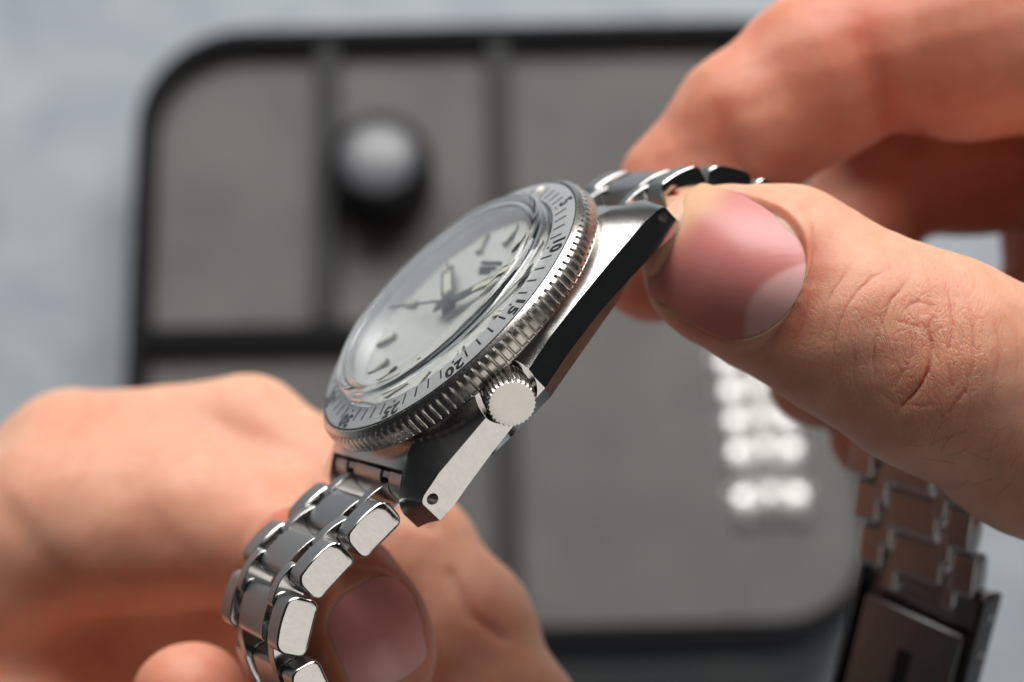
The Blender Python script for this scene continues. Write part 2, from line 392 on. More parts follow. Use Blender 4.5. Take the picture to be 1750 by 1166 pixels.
def boolean(o, cutter_mb, mat_, op='DIFFERENCE'):
    c = cutter_mb.obj('cutter', mat_, watch, 35)
    m = o.modifiers.new('b', 'BOOLEAN'); m.object = c; m.operation = op; m.solver = 'EXACT'
    bpy.context.view_layer.update()
    dg = bpy.context.evaluated_depsgraph_get()
    me = bpy.data.meshes.new_from_object(o.evaluated_get(dg), depsgraph=dg)
    o.modifiers.clear(); o.data = me
    bpy.data.objects.remove(c)
    return o
CA = math.radians(-22.6)
MCR = Matrix.Rotation(CA, 4, 'Z') @ Matrix.Translation((0, 0.0, -5.4)) @ Matrix.Rotation(math.pi/2, 4, 'Y')   # local z -> radial
cut = MB(); cut.lathe([(0.0001, 16.6), (3.2, 16.6), (3.2, 17.6), (3.3, 18.6), (3.8, 26), (0.0001, 26)], 64, MCR); boolean(case, cut, STEEL_POL)
for sx in (1, -1):
    for sy in (1, -1):
        MH = Matrix.Translation((0, sy*20.4, -7.85)) @ Matrix.Rotation(math.pi/2, 4, 'Y')
        c = MB(); c.lathe([(0.0001, 12.2), (0.62, 12.2), (0.62, 17), (0.0001, 17)] if sx > 0 else [(0.0001, -17), (0.62, -17), (0.62, -12.2), (0.0001, -12.2)], 28, MH)
        boolean(case, c, HOLE)
smooth(case.data, 17); bevel(case, 0.00022, 3, 17)

# case back hump
b = MB(); b.lathe([(0.01, -11.4), (11.5, -11.4), (12.8, -11.1), (13.4, -10.0)], 96); b.obj('case_back', STEEL_POL, watch)

# crown
cr = bpy.data.objects.new('crown', None); link(cr, watch)
n = 30; V = []; F = []
prof_c = [(2.15, 17.6, 0), (2.62, 17.9, 0), (2.70, 18.3, 1), (2.70, 21.9, 1), (2.60, 22.25, 1), (2.42, 22.5, 0.7)]
m_ = n*8
for i in range(m_):
    a = 2*math.pi*i/m_; g = 0.5-0.5*math.cos(a*n); g = g**0.7
    for r, z, d in prof_c: V.append(((r-0.17*g*d)*math.cos(a), (r-0.17*g*d)*math.sin(a), z))
kp = len(prof_c)
for i in range(m_):
    j = (i+1) % m_
    for q in range(kp-1): F.append((i*kp+q, j*kp+q, j*kp+q+1, i*kp+q+1))
b = MB(); b.add([tuple(MCR @ Vector(v)) for v in V], F); b.obj('crown_grip', STEEL_GRIP, cr, 40)
V = []; F = []; rc = [(2.63, 22.28, 1.0), (2.58, 22.46, 1.0), (2.50, 22.54, 0.8), (1.8, 22.58, 0.0), (0.9, 22.56, 0.0), (0.02, 22.54, 0.0)]
for i in range(m_):
    a = 2*math.pi*i/m_; g = (0.5-0.5*math.cos(a*n))**0.7
    for r, z, d in rc: V.append(tuple(MCR @ Vector(((r-0.17*g*d)*math.cos(a), (r-0.17*g*d)*math.sin(a), z))))
for i in range(m_):
    j = (i+1) % m_
    for q in range(5): F.append((i*6+q, j*6+q, j*6+q+1, i*6+q+1))
b = MB(); b.add(V, F)

b.obj('crown_cap', STEEL_CROWN, cr, 40)
b = MB(); b.lathe([(1.6, 16.4), (1.6, 17.9), (2.6, 17.95)], 48, MCR); b.obj('crown_tube', STEEL_GRIP, cr, 40)

# bezel: toothed ring
bz = bpy.data.objects.new('bezel', None); link(bz, watch)
NT = 120; SUB = 12; V = []; F = []
#            r      z     tooth depth
pb = [(19.02, -0.42, 0), (19.06, -0.22, 0), (19.20, -0.19, 0), (19.40, -0.36, 1), (19.62, -0.60, 1), (19.84, -0.88, 1), (19.98, -1.15, 1), (20.06, -1.7, 1), (20.08, -2.2, 1), (20.06, -2.66, 1), (20.0, -2.80, 1), (19.74, -2.84, 1), (19.74, -3.02, 1), (19.5, -3.25, 0), (17.0, -3.25, 0)]
kp = len(pb); m_ = NT*SUB
shape = [0.0, 0.0, 0.0, 0.0, 0.0, 0.0, 0.0, 0.0, 0.85, 1.0, 1.0, 0.85]     # tooth land, then a groove
for i in range(m_):
    a = 2*math.pi*i/m_; g = shape[i % SUB]
    for r, z, d in pb:
        rr_ = r-(r-min(r, 19.66))*g*d; V.append((rr_*math.cos(a), rr_*math.sin(a), z))
for i in range(m_):
    j = (i+1) % m_
    for q in range(kp-1): F.append((i*kp+q, j*kp+q, j*kp+q+1, i*kp+q+1))
b = MB(); b.add(V, F); b.obj('bezel_grip', STEEL_GRIP, bz, 22)
b = MB(); b.lathe([(15.75, -0.45), (15.85, 0.05), (15.95, 0.10), (18.72, -0.13), (18.80, -0.16), (18.82, -0.45)], 180); b.obj('bezel_insert', INSERT, bz, 30)
b = MB(); b.lathe([(18.78, -0.26), (19.06, -0.26)], 180); b.obj('gap_shade_ring', INK, bz, 0)  # black ring painted as the dark gap between insert and steel rim
def zi(r): return 0.10-(r-15.95)*0.082
b = MB()
def strip(b, a, r0, r1, wd, h=0.045):
    ca, sa = math.cos(a), math.sin(a)
    for s in (0,):
        V = []
        for r, z in ((r0, zi(r0)+h), (r1, zi(r1)+h)):
            for t_ in (-wd/2, wd/2): V.append((r*ca-t_*sa, r*sa+t_*ca, z))
        for r, z in ((r0, zi(r0)-0.05), (r1, zi(r1)-0.05)):
            for t_ in (-wd/2, wd/2): V.append((r*ca-t_*sa, r*sa+t_*ca, z))
        b.add(V, [(0, 1, 3, 2), (4, 6, 7, 5), (0, 2, 6, 4), (1, 5, 7, 3), (0, 4, 5, 1), (2, 3, 7, 6)])
for k in range(60):
    a = math.radians(90-6*k)
    if k % 5: strip(b, a, 16.22, 17.75, 0.20)
    elif k: strip(b, a, 16.32, 16.62, 0.30)
o = b.obj('minute_marks', INK, bz, 0)
# numerals
def text_mesh(s, size):
    cu = bpy.data.curves.new('t', 'FONT'); cu.body = s; cu.size = size; cu.align_x = 'CENTER'; cu.align_y = 'BOTTOM_BASELINE'
    cu.extrude = 0.03; cu.offset = 0.07; cu.space_character = 1.12; cu.resolution_u = 6
    o = bpy.data.objects.new('t', cu); C.objects.link(o); bpy.context.view_layer.update()
    dg = bpy.context.evaluated_depsgraph_get(); me = bpy.data.meshes.new_from_object(o.evaluated_get(dg), depsgraph=dg)
    bpy.data.objects.remove(o); return me
for k in range(5, 60, 5):
    me = text_mesh(str(k), 2.2)
    a = math.radians(90-6*k)
    co = np.zeros(len(me.vertices)*3); me.vertices.foreach_get('co', co); co = co.reshape(-1, 3)
    r = 17.05+co[:, 1]*1.03; th = a-co[:, 0]*1.08/17.9
    z = 0.10-(r-15.95)*0.082+0.02+co[:, 2]
    co2 = np.stack([r*np.cos(th), r*np.sin(th), z], 1)*MM
    me.vertices.foreach_set('co', co2.ravel()); me.materials.clear(); me.materials.append(INK); me.update()
    o = bpy.data.objects.new('numeral', me); link(o, bz)
b = MB(); b.lathe([(0.62, 0), (0.60, 0.12), (0.40, 0.26), (0.001, 0.32)], 24, Matrix.Translation((0, 17.45, -0.02))); b.obj('lume_pip', LUME, bz)

# dial, markers, hands
dl = bpy.data.objects.new('dial', None); link(dl, watch)
ZD = -1.9
b = MB(); b.lathe([(0.001, ZD), (14.0, ZD)], 96); b.obj('dial_plate', DIAL, dl)
b = MB(); b.lathe([(13.7, ZD+0.01), (13.9, ZD+0.4), (14.3, -0.47), (15.7, -0.43)], 96); b.obj('rehaut', REH, dl)
for k in range(12):
    a = math.radians(90-30*k); M = Matrix.Rotation(a, 4, 'Z')
    b = MB(); b.box(9.6, 12.6, -0.42, 0.42, ZD+0.02, ZD+0.45, M); b.obj('hour_marker', DARK_STEEL, dl, 0)
    b = MB(); b.box(9.8, 12.4, -0.26, 0.26, ZD+0.45, ZD+0.52, M); b.obj('marker_lume', LUME, dl, 0)
b = MB()
for k in range(60):
    if k % 5: b.box(13.0, 13.7, -0.05, 0.05, ZD+0.01, ZD+0.03, Matrix.Rotation(math.radians(6*k), 4, 'Z'))
b.obj('minute_track', INK, dl, 0)
b = MB()
for yy, ww in ((7.0, 2.6), (6.2, 2.0), (5.6, 1.4)):
    x = -ww
    while x < ww: b.box(x, x+0.32, yy-0.24, yy+0.24, ZD+0.02, ZD+0.16); x += 0.52
b.obj('dial_mark', DARK_STEEL, dl, 0)
def hand(name, ang, l, wd, z, tail=2.0, lume=True):
    M = Matrix.Rotation(math.radians(ang), 4, 'Z') @ Matrix.Translation((0, 0, z))
    b = MB(); b.box(-tail, l, -wd/2, wd/2, 0, 0.14, M); o = b.obj(name, DARK_STEEL, watch, 0)
    if lume:
        b = MB(); b.box(l*0.35, l*0.9, -wd*0.3, wd*0.3, 0.14, 0.17, M); b.obj('hand_lume', LUME, o, 0)
hand('hour_hand', 146, 8.8, 1.9, -1.15); hand('minute_hand', 28, 12.6, 1.5, -0.9); hand('second_hand', -172, 12.8, 0.28, -0.65, 4, False)
b = MB(); b.lathe([(0.9, -1.2), (0.9, -0.45), (0.6, -0.35), (0.001, -0.33)], 32); b.obj('hand_hub', DARK_STEEL, watch)
# crystal
pc = [(15.60, -0.4), (15.62, 0.3), (15.50, 1.0), (15.30, 1.55), (15.18, 1.75), (14.98, 1.92), (14.7, 2.02), (13.6, 2.17), (12.0, 2.33), (9.0, 2.56), (5.0, 2.74), (0.0, 2.8)]
pin = [(0.0, 1.35), (5.0, 1.30), (9.0, 1.14), (12.0, 0.95), (13.2, 0.82), (13.75, 0.60), (14.0, 0.30), (14.1, -0.1), (14.1, -0.4)]
b = MB(); pr = pc+pin
V = []; F = []; n = 160; k_ = len(pr)
rings = []
for r, z in pr:
    if r == 0: V.append((0, 0, z)); rings.append([len(V)-1])
    else:
        rings.append(list(range(len(V), len(V)+n))); V += [(r*math.cos(2*math.pi*i/n), r*math.sin(2*math.pi*i/n), z) for i in range(n)]
for q in range(k_):
    A, B = rings[q], rings[(q+1) % k_]
    for i in range(n):
        j = (i+1) % n
        if len(A) == 1 and len(B) == 1: break
        if len(B) == 1: F.append((A[i], A[j], B[0]))
        elif len(A) == 1: F.append((A[0], B[j], B[i]))
        else: F.append((A[i], A[j], B[j], B[i]))
b.add(V, F); b.obj('crystal', GLASS, watch, 40)

# ---- bracelet
def rprof(L, H, crown=0.35, r=0.8, n=5, bot=0.0):
    """rounded side profile (y,z) of a link, centred, arched top"""
    pts = []
    def corner(cy, cz, a0):
        for i in range(n+1):
            a = math.radians(a0+90*i/n); pts.append([cy+r*math.cos(a), cz+r*math.sin(a)])
    corner(L/2-r, H/2-r, 0)
    corner(-L/2+r, H/2-r, 90); corner(-L/2+r, -H/2+r, 180); corner(L/2-r, -H/2+r, 270)
    out = []
    m = len(pts)
    for i, p in enumerate(pts):
        out.append(p)
        q = pts[(i+1) % m]
        d = math.hypot(p[0]-q[0], p[1]-q[1])
        if d > 1.5:
            k = 6
            for j in range(1, k): out.append([p[0]+(q[0]-p[0])*j/k, p[1]+(q[1]-p[1])*j/k])
    res = []
    for y, z in out:
        s = 1-(2*y/L)**2
        res.append((y, z+(crown*s if z > 0 else -bot*s)))
    return res
def link_meshes(tag_, half, xo, xc, xt0, xt1, L=6.15, H=3.3, tight=0.93):
    ms = {}
    def mk(name, prof_, x0, x1, mats, side_mat=0):
        n_ = len(prof_); b = MB(); V = []; F = []; fm = []
        cy_ = sum(p[0] for p in prof_)/n_; cz_ = sum(p[1] for p in prof_)/n_; dome = 0.10 if name == 'outer_piece' else 0.0
        for x, s_ in ((x0, -1), (x1, 1)):
            for q, f_ in ((1.0, 0.0), (0.90, 0.55), (0.6, 0.88)):
                V += [(x+s_*dome*f_, cy_+(y-cy_)*q, cz_+(z-cz_)*q) for y, z in prof_]
            V.append((x+s_*dome, cy_, cz_))
        for e_ in (0, 1):
            o_ = e_*(3*n_+1)
            for r_ in range(2):
                for i in range(n_): F.append((o_+r_*n_+i, o_+r_*n_+(i+1) % n_, o_+(r_+1)*n_+(i+1) % n_, o_+(r_+1)*n_+i)); fm.append(side_mat)
            for i in range(n_): F.append((o_+2*n_+i, o_+2*n_+(i+1) % n_, o_+3*n_)); fm.append(side_mat)
        for i in range(n_): F.append((i, (i+1) % n_, 3*n_+1+(i+1) % n_, 3*n_+1+i)); fm.append(0)
        b.add(V, F)
        o = b.obj(name, mats, None, 40, fm=fm); C.objects.unlink(o)
        return o.data
    ms['outer_piece'] = mk('outer_piece', rprof(L, H, 0.42, 0.95), xo, half, [STEEL_LINK, STEEL_POL], 1)
    ms['outer_piece_b'] = mk('outer_piece', rprof(L, H, 0.42, 0.95), -half, -xo, [STEEL_LINK, STEEL_POL], 1)
    ms['centre'] = mk('bracelet_link', rprof(L*tight, H*0.86, 0.42, 0.7), -xc, xc, [STEEL_LINK, STEEL_POL], 1)
    ms['thin'] = mk('thin_bar', rprof(L*0.86, H*0.80, 0.5, 0.6), xt0, xt1, [STEEL_LINK, STEEL_POL], 1)
    ms['thin_b'] = mk('thin_bar', rprof(L*0.86, H*0.80, 0.5, 0.6), -xt1, -xt0, [STEEL_LINK, STEEL_POL], 1)
    return ms
LM = link_meshes('a', 9.45, 6.2, 3.95, 4.2, 5.95)
def put(me, name, M, parent, bev=0.0001):
    o = bpy.data.objects.new(name, me); link(o, parent); o.matrix_local = M
    if bev: bevel(o, bev, 2, 40)
    return o
def mrow(y, z, tilt):
    return Matrix.Translation(Vector((0, y, z))*MM) @ Matrix.Rotation(math.radians(tilt), 4, 'X')
def add_row(M, Mthin, ms, parent, drop=0.0):
    c = put(ms['centre'], 'bracelet_link', M, parent)
    for k_, nm in (('outer_piece', 'outer_piece'), ('outer_piece_b', 'outer_piece')): put(ms[k_], nm, Matrix.Identity(4), c, 0.00018)
    if Mthin is not None:
        T = M.inverted() @ Mthin
        for k_ in ('thin', 'thin_b'): put(ms[k_], 'thin_bar', T, c)
    return c
# rows on the 6 o'clock side: centre y, centre z, tilt (deg; 0 = flat, + means dropping away from the case)
rows6 = [(-26.05, -7.15, -6), (-32.65, -5.95, -4), (-39.0, -7.45, 28), (-42.75, -13.55, 67), (-45.2, -19.6, 68), (-47.6, -25.6, 70)]
thin6 = [(-22.8, -7.5, -12), (-28.9, -6.35, -11), (-36.1, -5.75, 12), (-41.2, -9.9, 50), (-43.9, -16.4, 68), (-46.4, -22.5, 69)]
for (y, z, tl), (ty, tz, tt) in zip(rows6, thin6):
    add_row(mrow(y, z, tl), mrow(ty, tz, tt), LM, watch)
rows12 = [(27.0, -9.95, -21), (31.6, -14.0, -54), (34.5, -19.7, -70)]
thin12 = [(23.6, -8.9, -14), (29.5, -11.8, -38), (33.2, -16.9, -62)]
for (y, z, tl), (ty, tz, tt) in zip(rows12, thin12):
    add_row(mrow(y, z, tl), mrow(ty, tz, tt), LM, watch)
# end links between the lugs
for sy in (-1, 1):
    M = Matrix.Scale(1, 4) if sy < 0 else Matrix.Rotation(math.pi, 4, 'Z')
    def pf(top, fr, zz=-9.6): return [(-19.7, top), (-20.4, top-0.35), (-21.0+fr, top-1.0), (-21.35+fr, top-1.9), (-21.35+fr, zz), (-19.7, zz)]
    b = MB(); b.prism_x(pf(-5.45, 0.0), -3.95, 3.95, M); e = b.obj('end_link', STEEL_LINK, watch, 30); bevel(e, 0.00012, 2)
    for x0, x1, fr, tp in ((4.15, 5.95, 0.9, -5.6), (-5.95, -4.15, 0.9, -5.6), (6.15, 9.95, 0.0, -5.45), (-9.95, -6.15, 0.0, -5.45)):
        b = MB(); b.prism_x(pf(tp, fr), x0, x1, M); o = b.obj('end_piece', STEEL_LINK, e, 30); bevel(o, 0.00012, 2)
# the far end of the bracelet, hanging from the other hand, inner face towards the viewer
LM2 = link_meshes('b', 8.6, 5.3, 3.6, 3.65, 5.25, 6.0, 2.8, 0.90)
WINV = watch.matrix_world.inverted()
xa_ = Vector((0.70, -0.2, 0.68)).normalized(); al = Vector((-0.07, -0.966, -0.21)); al = (al - al.dot(xa_)*xa_).normalized()
nz = xa_.cross(al)
def hang(px, py, d, along=al, xax=xa_):
    z_ = xax.cross(along).normalized(); y_ = along.normalized(); x_ = y_.cross(z_).normalized()
    M = Matrix((( x_[0], y_[0], z_[0], 0), (x_[1], y_[1], z_[1], 0), (x_[2], y_[2], z_[2], 0), (0, 0, 0, 1)))
    M.translation = Vector(at(px, py, d)); return WINV @ CAM @ M
base = np.array([1552.0, 722.0]); st = np.array([7.5, 77.5])
for i in range(4):
    p = base+st*i; q = base+st*(i+0.5)
    add_row(hang(p[0], p[1], 236+i*2.0), hang(q[0], q[1], 237+i*2.0), LM2, watch)
# clasp
Ccl = bpy.data.objects.new('clasp', None); link(Ccl, watch)
al2 = Vector((-0.22, -0.92, -0.33)); xa2 = Vector((0.72, -0.30, 0.58)).normalized(); al2 = (al2-al2.dot(xa2)*xa2).normalized()
Ccl.matrix_local = hang(1560, 1100, 246, al2, xa2)
b = MB(); b.box(-8.6, 8.6, -10.5, 22, 0.6, 1.8); o = b.obj('clasp_plate', STEEL_LINK, Ccl); bevel(o, 0.0002)
for s in (-1, 1):
    b = MB(); b.box(8.3, 9.4, -10.8, 22, -2.6, 1.9) if s > 0 else b.box(-9.2, -8.6, -10.8, 22, -1.9, 1.9)
    o = b.obj('clasp_side', mat('clasp_dark', (0.10, 0.10, 0.10), 0.3, 1.0), Ccl); bevel(o, 0.0002)
b = MB(); b.box(-7.4, 7.2, -4.5, 22, -1.7, -0.6); o = b.obj('clasp_blade', STEEL_LINK, Ccl); bevel(o, 0.0003)
b = MB(); b.box(-1.1, 1.1, 0.5, 9, -1.9, -1.62); o = b.obj('clasp_slot', HOLE, Ccl); bevel(o, 0.0004)  # black slab on the blade stands for the dark inside of a slot
b = MB(); b.box(-7.9, 7.9, -10.2, -7.6, -1.2, 0.5); o = b.obj('clasp_bar', STEEL_LINK, Ccl); bevel(o, 0.0003)
for i in range(4):
    b = MB(); b.lathe([(0.55, 0), (0.5, 0.15), (0.001, 0.2)], 16, Matrix.Translation((9.4, -8.0+i*5.2, -0.4)) @ Matrix.Rotation(math.pi/2, 4, 'Y')); b.obj('rivet', STEEL_POL, Ccl)
#HANDS
# ------------------------------------------------------------------ hands: one continuous surface each, grown from a distance field
def smin(a, b, k):
    h = np.clip(0.5+0.5*(b-a)/k, 0, 1); return b*(1-h)+a*h-k*h*(1-h)
def cone(Pn, a, b, ra, rb, flat=None):
    a = np.asarray(a, np.float32); b = np.asarray(b, np.float32); ab = b-a
    t_ = np.clip(((Pn-a)@ab)/float(ab@ab), 0, 1)
    d = Pn-a-t_[..., None]*ab
    t2 = t_*t_*(3-2*t_)*0.35+t_*0.65
    return np.sqrt((d*d).sum(-1))-(ra+(rb-ra)*t2)
def atm(px, py, d): return at(px, py, d)*1000.0
class Field:
    def __init__(s): s.g = []
    def group(s, k, pts):
        """chain of (px,py,depth,radius)"""
        s.g.append((k, [(atm(*p[:3]), p[3]) for p in pts]))
    def ev(s, Pn, ksm=2.2):
        out = None
        for k, ch in s.g:
            d = None
            for (a, ra), (b, rb) in zip(ch[:-1], ch[1:]):
                c = cone(Pn, a, b, ra, rb); d = c if d is None else smin(d, c, k)
            out = d if out is None else smin(out, d, ksm)
        return out
    def bounds(s, pad=2.0):
        lo = np.full(3, 1e9); hi = -lo
        for k, ch in s.g:
            for p, r in ch: lo = np.minimum(lo, p-r-pad); hi = np.maximum(hi, p+r+pad)
        return lo, hi
def surface_nets(fn, lo, hi, h):
    n = np.ceil((hi-lo)/h).astype(int)+1
    ax = [lo[i]+h*np.arange(n[i]) for i in range(3)]
    val = np.empty(n, np.float32)
    YZ = np.stack(np.meshgrid(ax[1], ax[2], indexing='ij'), -1).astype(np.float32)
    for i in range(0, n[0], 8):
        xs = ax[0][i:i+8]; Pn = np.empty((len(xs), n[1], n[2], 3), np.float32)
        Pn[..., 0] = xs[:, None, None]; Pn[..., 1:] = YZ
        val[i:i+8] = fn(Pn)
    ins = val < 0
    c = np.zeros(n-1, np.int16)
    for dx in (0, 1):
        for dy in (0, 1):
            for dz in (0, 1): c += ins[dx:n[0]-1+dx, dy:n[1]-1+dy, dz:n[2]-1+dz]
    act = (c > 0) & (c < 8); ids = -np.ones(n-1, np.int64); A = np.argwhere(act); ids[act] = np.arange(len(A))
    acc = np.zeros((len(A), 3)); cnt = np.zeros(len(A))
    cor = [(x, y, z) for x in (0, 1) for y in (0, 1) for z in (0, 1)]
    for i, p in enumerate(cor):
        for q in cor[i+1:]:
            if sum(abs(a-b) for a, b in zip(p, q)) != 1: continue
            va = val[A[:, 0]+p[0], A[:, 1]+p[1], A[:, 2]+p[2]]; vb = val[A[:, 0]+q[0], A[:, 1]+q[1], A[:, 2]+q[2]]
            m = (va < 0) != (vb < 0); t_ = np.where(m, va/np.where(m, va-vb, 1), 0)
            pt = np.array(p)+t_[:, None]*(np.array(q)-np.array(p)); acc[m] += pt[m]; cnt[m] += 1
    Vv = lo+h*(A+acc/cnt[:, None])
    Q = []
    for axn in range(3):
        o1, o2 = (axn+1) % 3, (axn+2) % 3
        sl = [slice(1, n[0]-1), slice(1, n[1]-1), slice(1, n[2]-1)]; sl[axn] = slice(0, n[axn]-1)
        s2 = list(sl); s2[axn] = slice(1, n[axn])
        a = ins[tuple(sl)]; b = ins[tuple(s2)]
        E_ = np.argwhere(a != b); flip = a[a != b]
        off = np.array([s.start for s in sl]); E_ = E_+off
        def cell(d1, d2):
            q = E_.copy(); q[:, o1] -= d1; q[:, o2] -= d2; return ids[q[:, 0], q[:, 1], q[:, 2]]
        q = np.stack([cell(1, 1), cell(0, 1), cell(0, 0), cell(1, 0)], 1)
        q[~flip] = q[~flip][:, ::-1]; Q.append(q)
    return Vv, np.concatenate(Q)
def grad(fn, Pn, e=0.15):
    g = np.empty(Pn.shape)
    for i in range(3):
        d = np.zeros(3); d[i] = e; g[:, i] = fn((Pn+d).astype(np.float32))-fn((Pn-d).astype(np.float32))
    return g/np.maximum(np.linalg.norm(g, axis=1, keepdims=True), 1e-9)
def topx(Pn): return np.stack([CX+FPX*Pn[:, 0]/-Pn[:, 2], CY-FPX*Pn[:, 1]/-Pn[:, 2]], 1)
def polydist(xy, pts):
    d = np.full(len(xy), 1e9)
    for (a, b) in zip(pts[:-1], pts[1:]):
        a = np.array(a, float); b = np.array(b, float); ab = b-a
        t_ = np.clip((xy-a)@ab/(ab@ab), 0, 1); d = np.minimum(d, np.linalg.norm(xy-a-t_[:, None]*ab, axis=1))
    return d
def wob(P_, s, seed):
    r = np.random.default_rng(seed); out = 0
    for i in range(5):
        k = r.normal(size=3)*s*(1.6**i)/1.5; out = out+np.sin(P_@k+r.uniform(0, 6.28))/(1.5**i)
    return out/2.2

def spline(pts, n=7):
    p = [np.array(q, float) for q in pts]; p = [2*p[0]-p[1]]+p+[2*p[-1]-p[-2]]; out = []
    for i in range(1, len(p)-2):
        for k in range(n):
            t_ = k/n; out.append(0.5*((2*p[i])+(-p[i-1]+p[i+1])*t_+(2*p[i-1]-5*p[i]+4*p[i+1]-p[i+2])*t_**2+(-p[i-1]+3*p[i]-3*p[i+1]+p[i+2])*t_**3))
    return out+[p[-2]]
def polydist_t(xy, pts):
    """distance and position 0..1 along the line"""
    d = np.full(len(xy), 1e9); tt = np.zeros(len(xy)); n = len(pts)-1
    for k, (a, b) in enumerate(zip(pts[:-1], pts[1:])):
        ab = b-a; t_ = np.clip((xy-a)@ab/(ab@ab), 0, 1); q = np.linalg.norm(xy-a-t_[:, None]*ab, axis=1)
        m = q < d; d = np.where(m, q, d); tt = np.where(m, (k+t_)/n, tt)
    return d, tt
class Nail:
    """frame: origin pixel/depth, tip direction and outward normal in the camera's frame; sizes in mm"""
    def __init__(s, centre, tip, out, L, W):
        s.c = atm(*centre); w_ = np.array(out, float); w_ /= np.linalg.norm(w_)
        u = np.array(tip, float); u -= (u@w_)*w_; u /= np.linalg.norm(u); s.u, s.w = u, w_; s.v = np.cross(w_, u); s.L, s.W = L, W
    def uvw(s, Pn): d = Pn-s.c; return d@s.u, d@s.v, d@s.w
    def half(s, u):
        """half width at u (u=-L/2 cuticle, +L/2 free edge)"""
        t_ = np.clip(u/s.L+0.5, 0, 1)
        return s.W/2*np.clip(1-(1-np.clip(t_/0.42, 0, 1))**2.3, 0, 1)**0.5*np.clip(1-0.12*np.clip((t_-.5)/.5, 0, 1)-0.0*t_, 0, 1)*np.clip(1-np.clip((t_-0.9)/0.1, 0, 1)**2*0.25, 0, 1)
    def sd(s, u, v):
        """rough signed distance to the outline"""
        e = np.abs(v)-s.half(u); f = np.abs(u)-s.L/2
        return np.where(f > 0, np.maximum(e, f), np.maximum(e*0.85, f))
    def build(s, fn, parent, tone, name='nail', lift=0.25, curve=0.0):
        nu, nv = 64, 56
        us = s.L*(np.linspace(0, 1, nu)**1.4)-s.L/2; vs = np.linspace(-1, 1, nv)
        U, Vv = np.meshgrid(us, vs, indexing='ij'); Hh = s.half(U); Hh[0] = s.half(np.array(-s.L/2+s.L*0.004)); VV = Vv*Hh
        w0 = np.full(U.shape, 9.0)
        for it in range(60):
            Pn = s.c+U[..., None]*s.u+VV[..., None]*s.v+w0[..., None]*s.w
            d = fn(Pn.reshape(-1, 3).astype(np.float32)).reshape(U.shape); w0 -= np.clip(d, -1, 2)*0.8
        # fit a smooth arched plate through what is under it
        A = np.stack([np.ones(U.size), U.ravel(), U.ravel()**2, VV.ravel()**2, VV.ravel()], 1)
        co, *_ = np.linalg.lstsq(A, w0.ravel(), rcond=None); wf = (A@co).reshape(U.shape)
        s.coef = co
        wf = wf+lift-curve*(VV/(s.W/2))**2
        top = s.c+U[..., None]*s.u+VV[..., None]*s.v+wf[..., None]*s.w
        bot = top-0.9*s.w
        V = np.concatenate([top.reshape(-1, 3), bot.reshape(-1, 3)]); F = []
        N_ = nu*nv; id_ = lambda i, j: i*nv+j
        for i in range(nu-1):
            for j in range(nv-1): F.append((id_(i, j), id_(i+1, j), id_(i+1, j+1), id_(i, j+1)))
        rim = [id_(i, 0) for i in range(nu)]+[id_(nu-1, j) for j in range(1, nv)]+[id_(i, nv-1) for i in range(nu-2, -1, -1)]+[id_(0, j) for j in range(nv-2, 0, -1)]
        for a, b in zip(rim, rim[1:]+rim[:1]): F.append((a, b, b+N_, a+N_))
        o = mesh_obj(name, to_world(V*MM), F, NAIL, None, 50)
        ca = o.data.color_attributes.new('tone', 'FLOAT_COLOR', 'POINT')
        col = tone((U/s.L+0.5).ravel(), (VV/(s.W/2)).ravel()); col = np.concatenate([col, col*0+np.array([0.62, 0.26, 0.18])]); ca.data.foreach_set('color', np.concatenate([col, np.ones((len(col), 1))], 1).ravel().astype(np.float32))
        return o
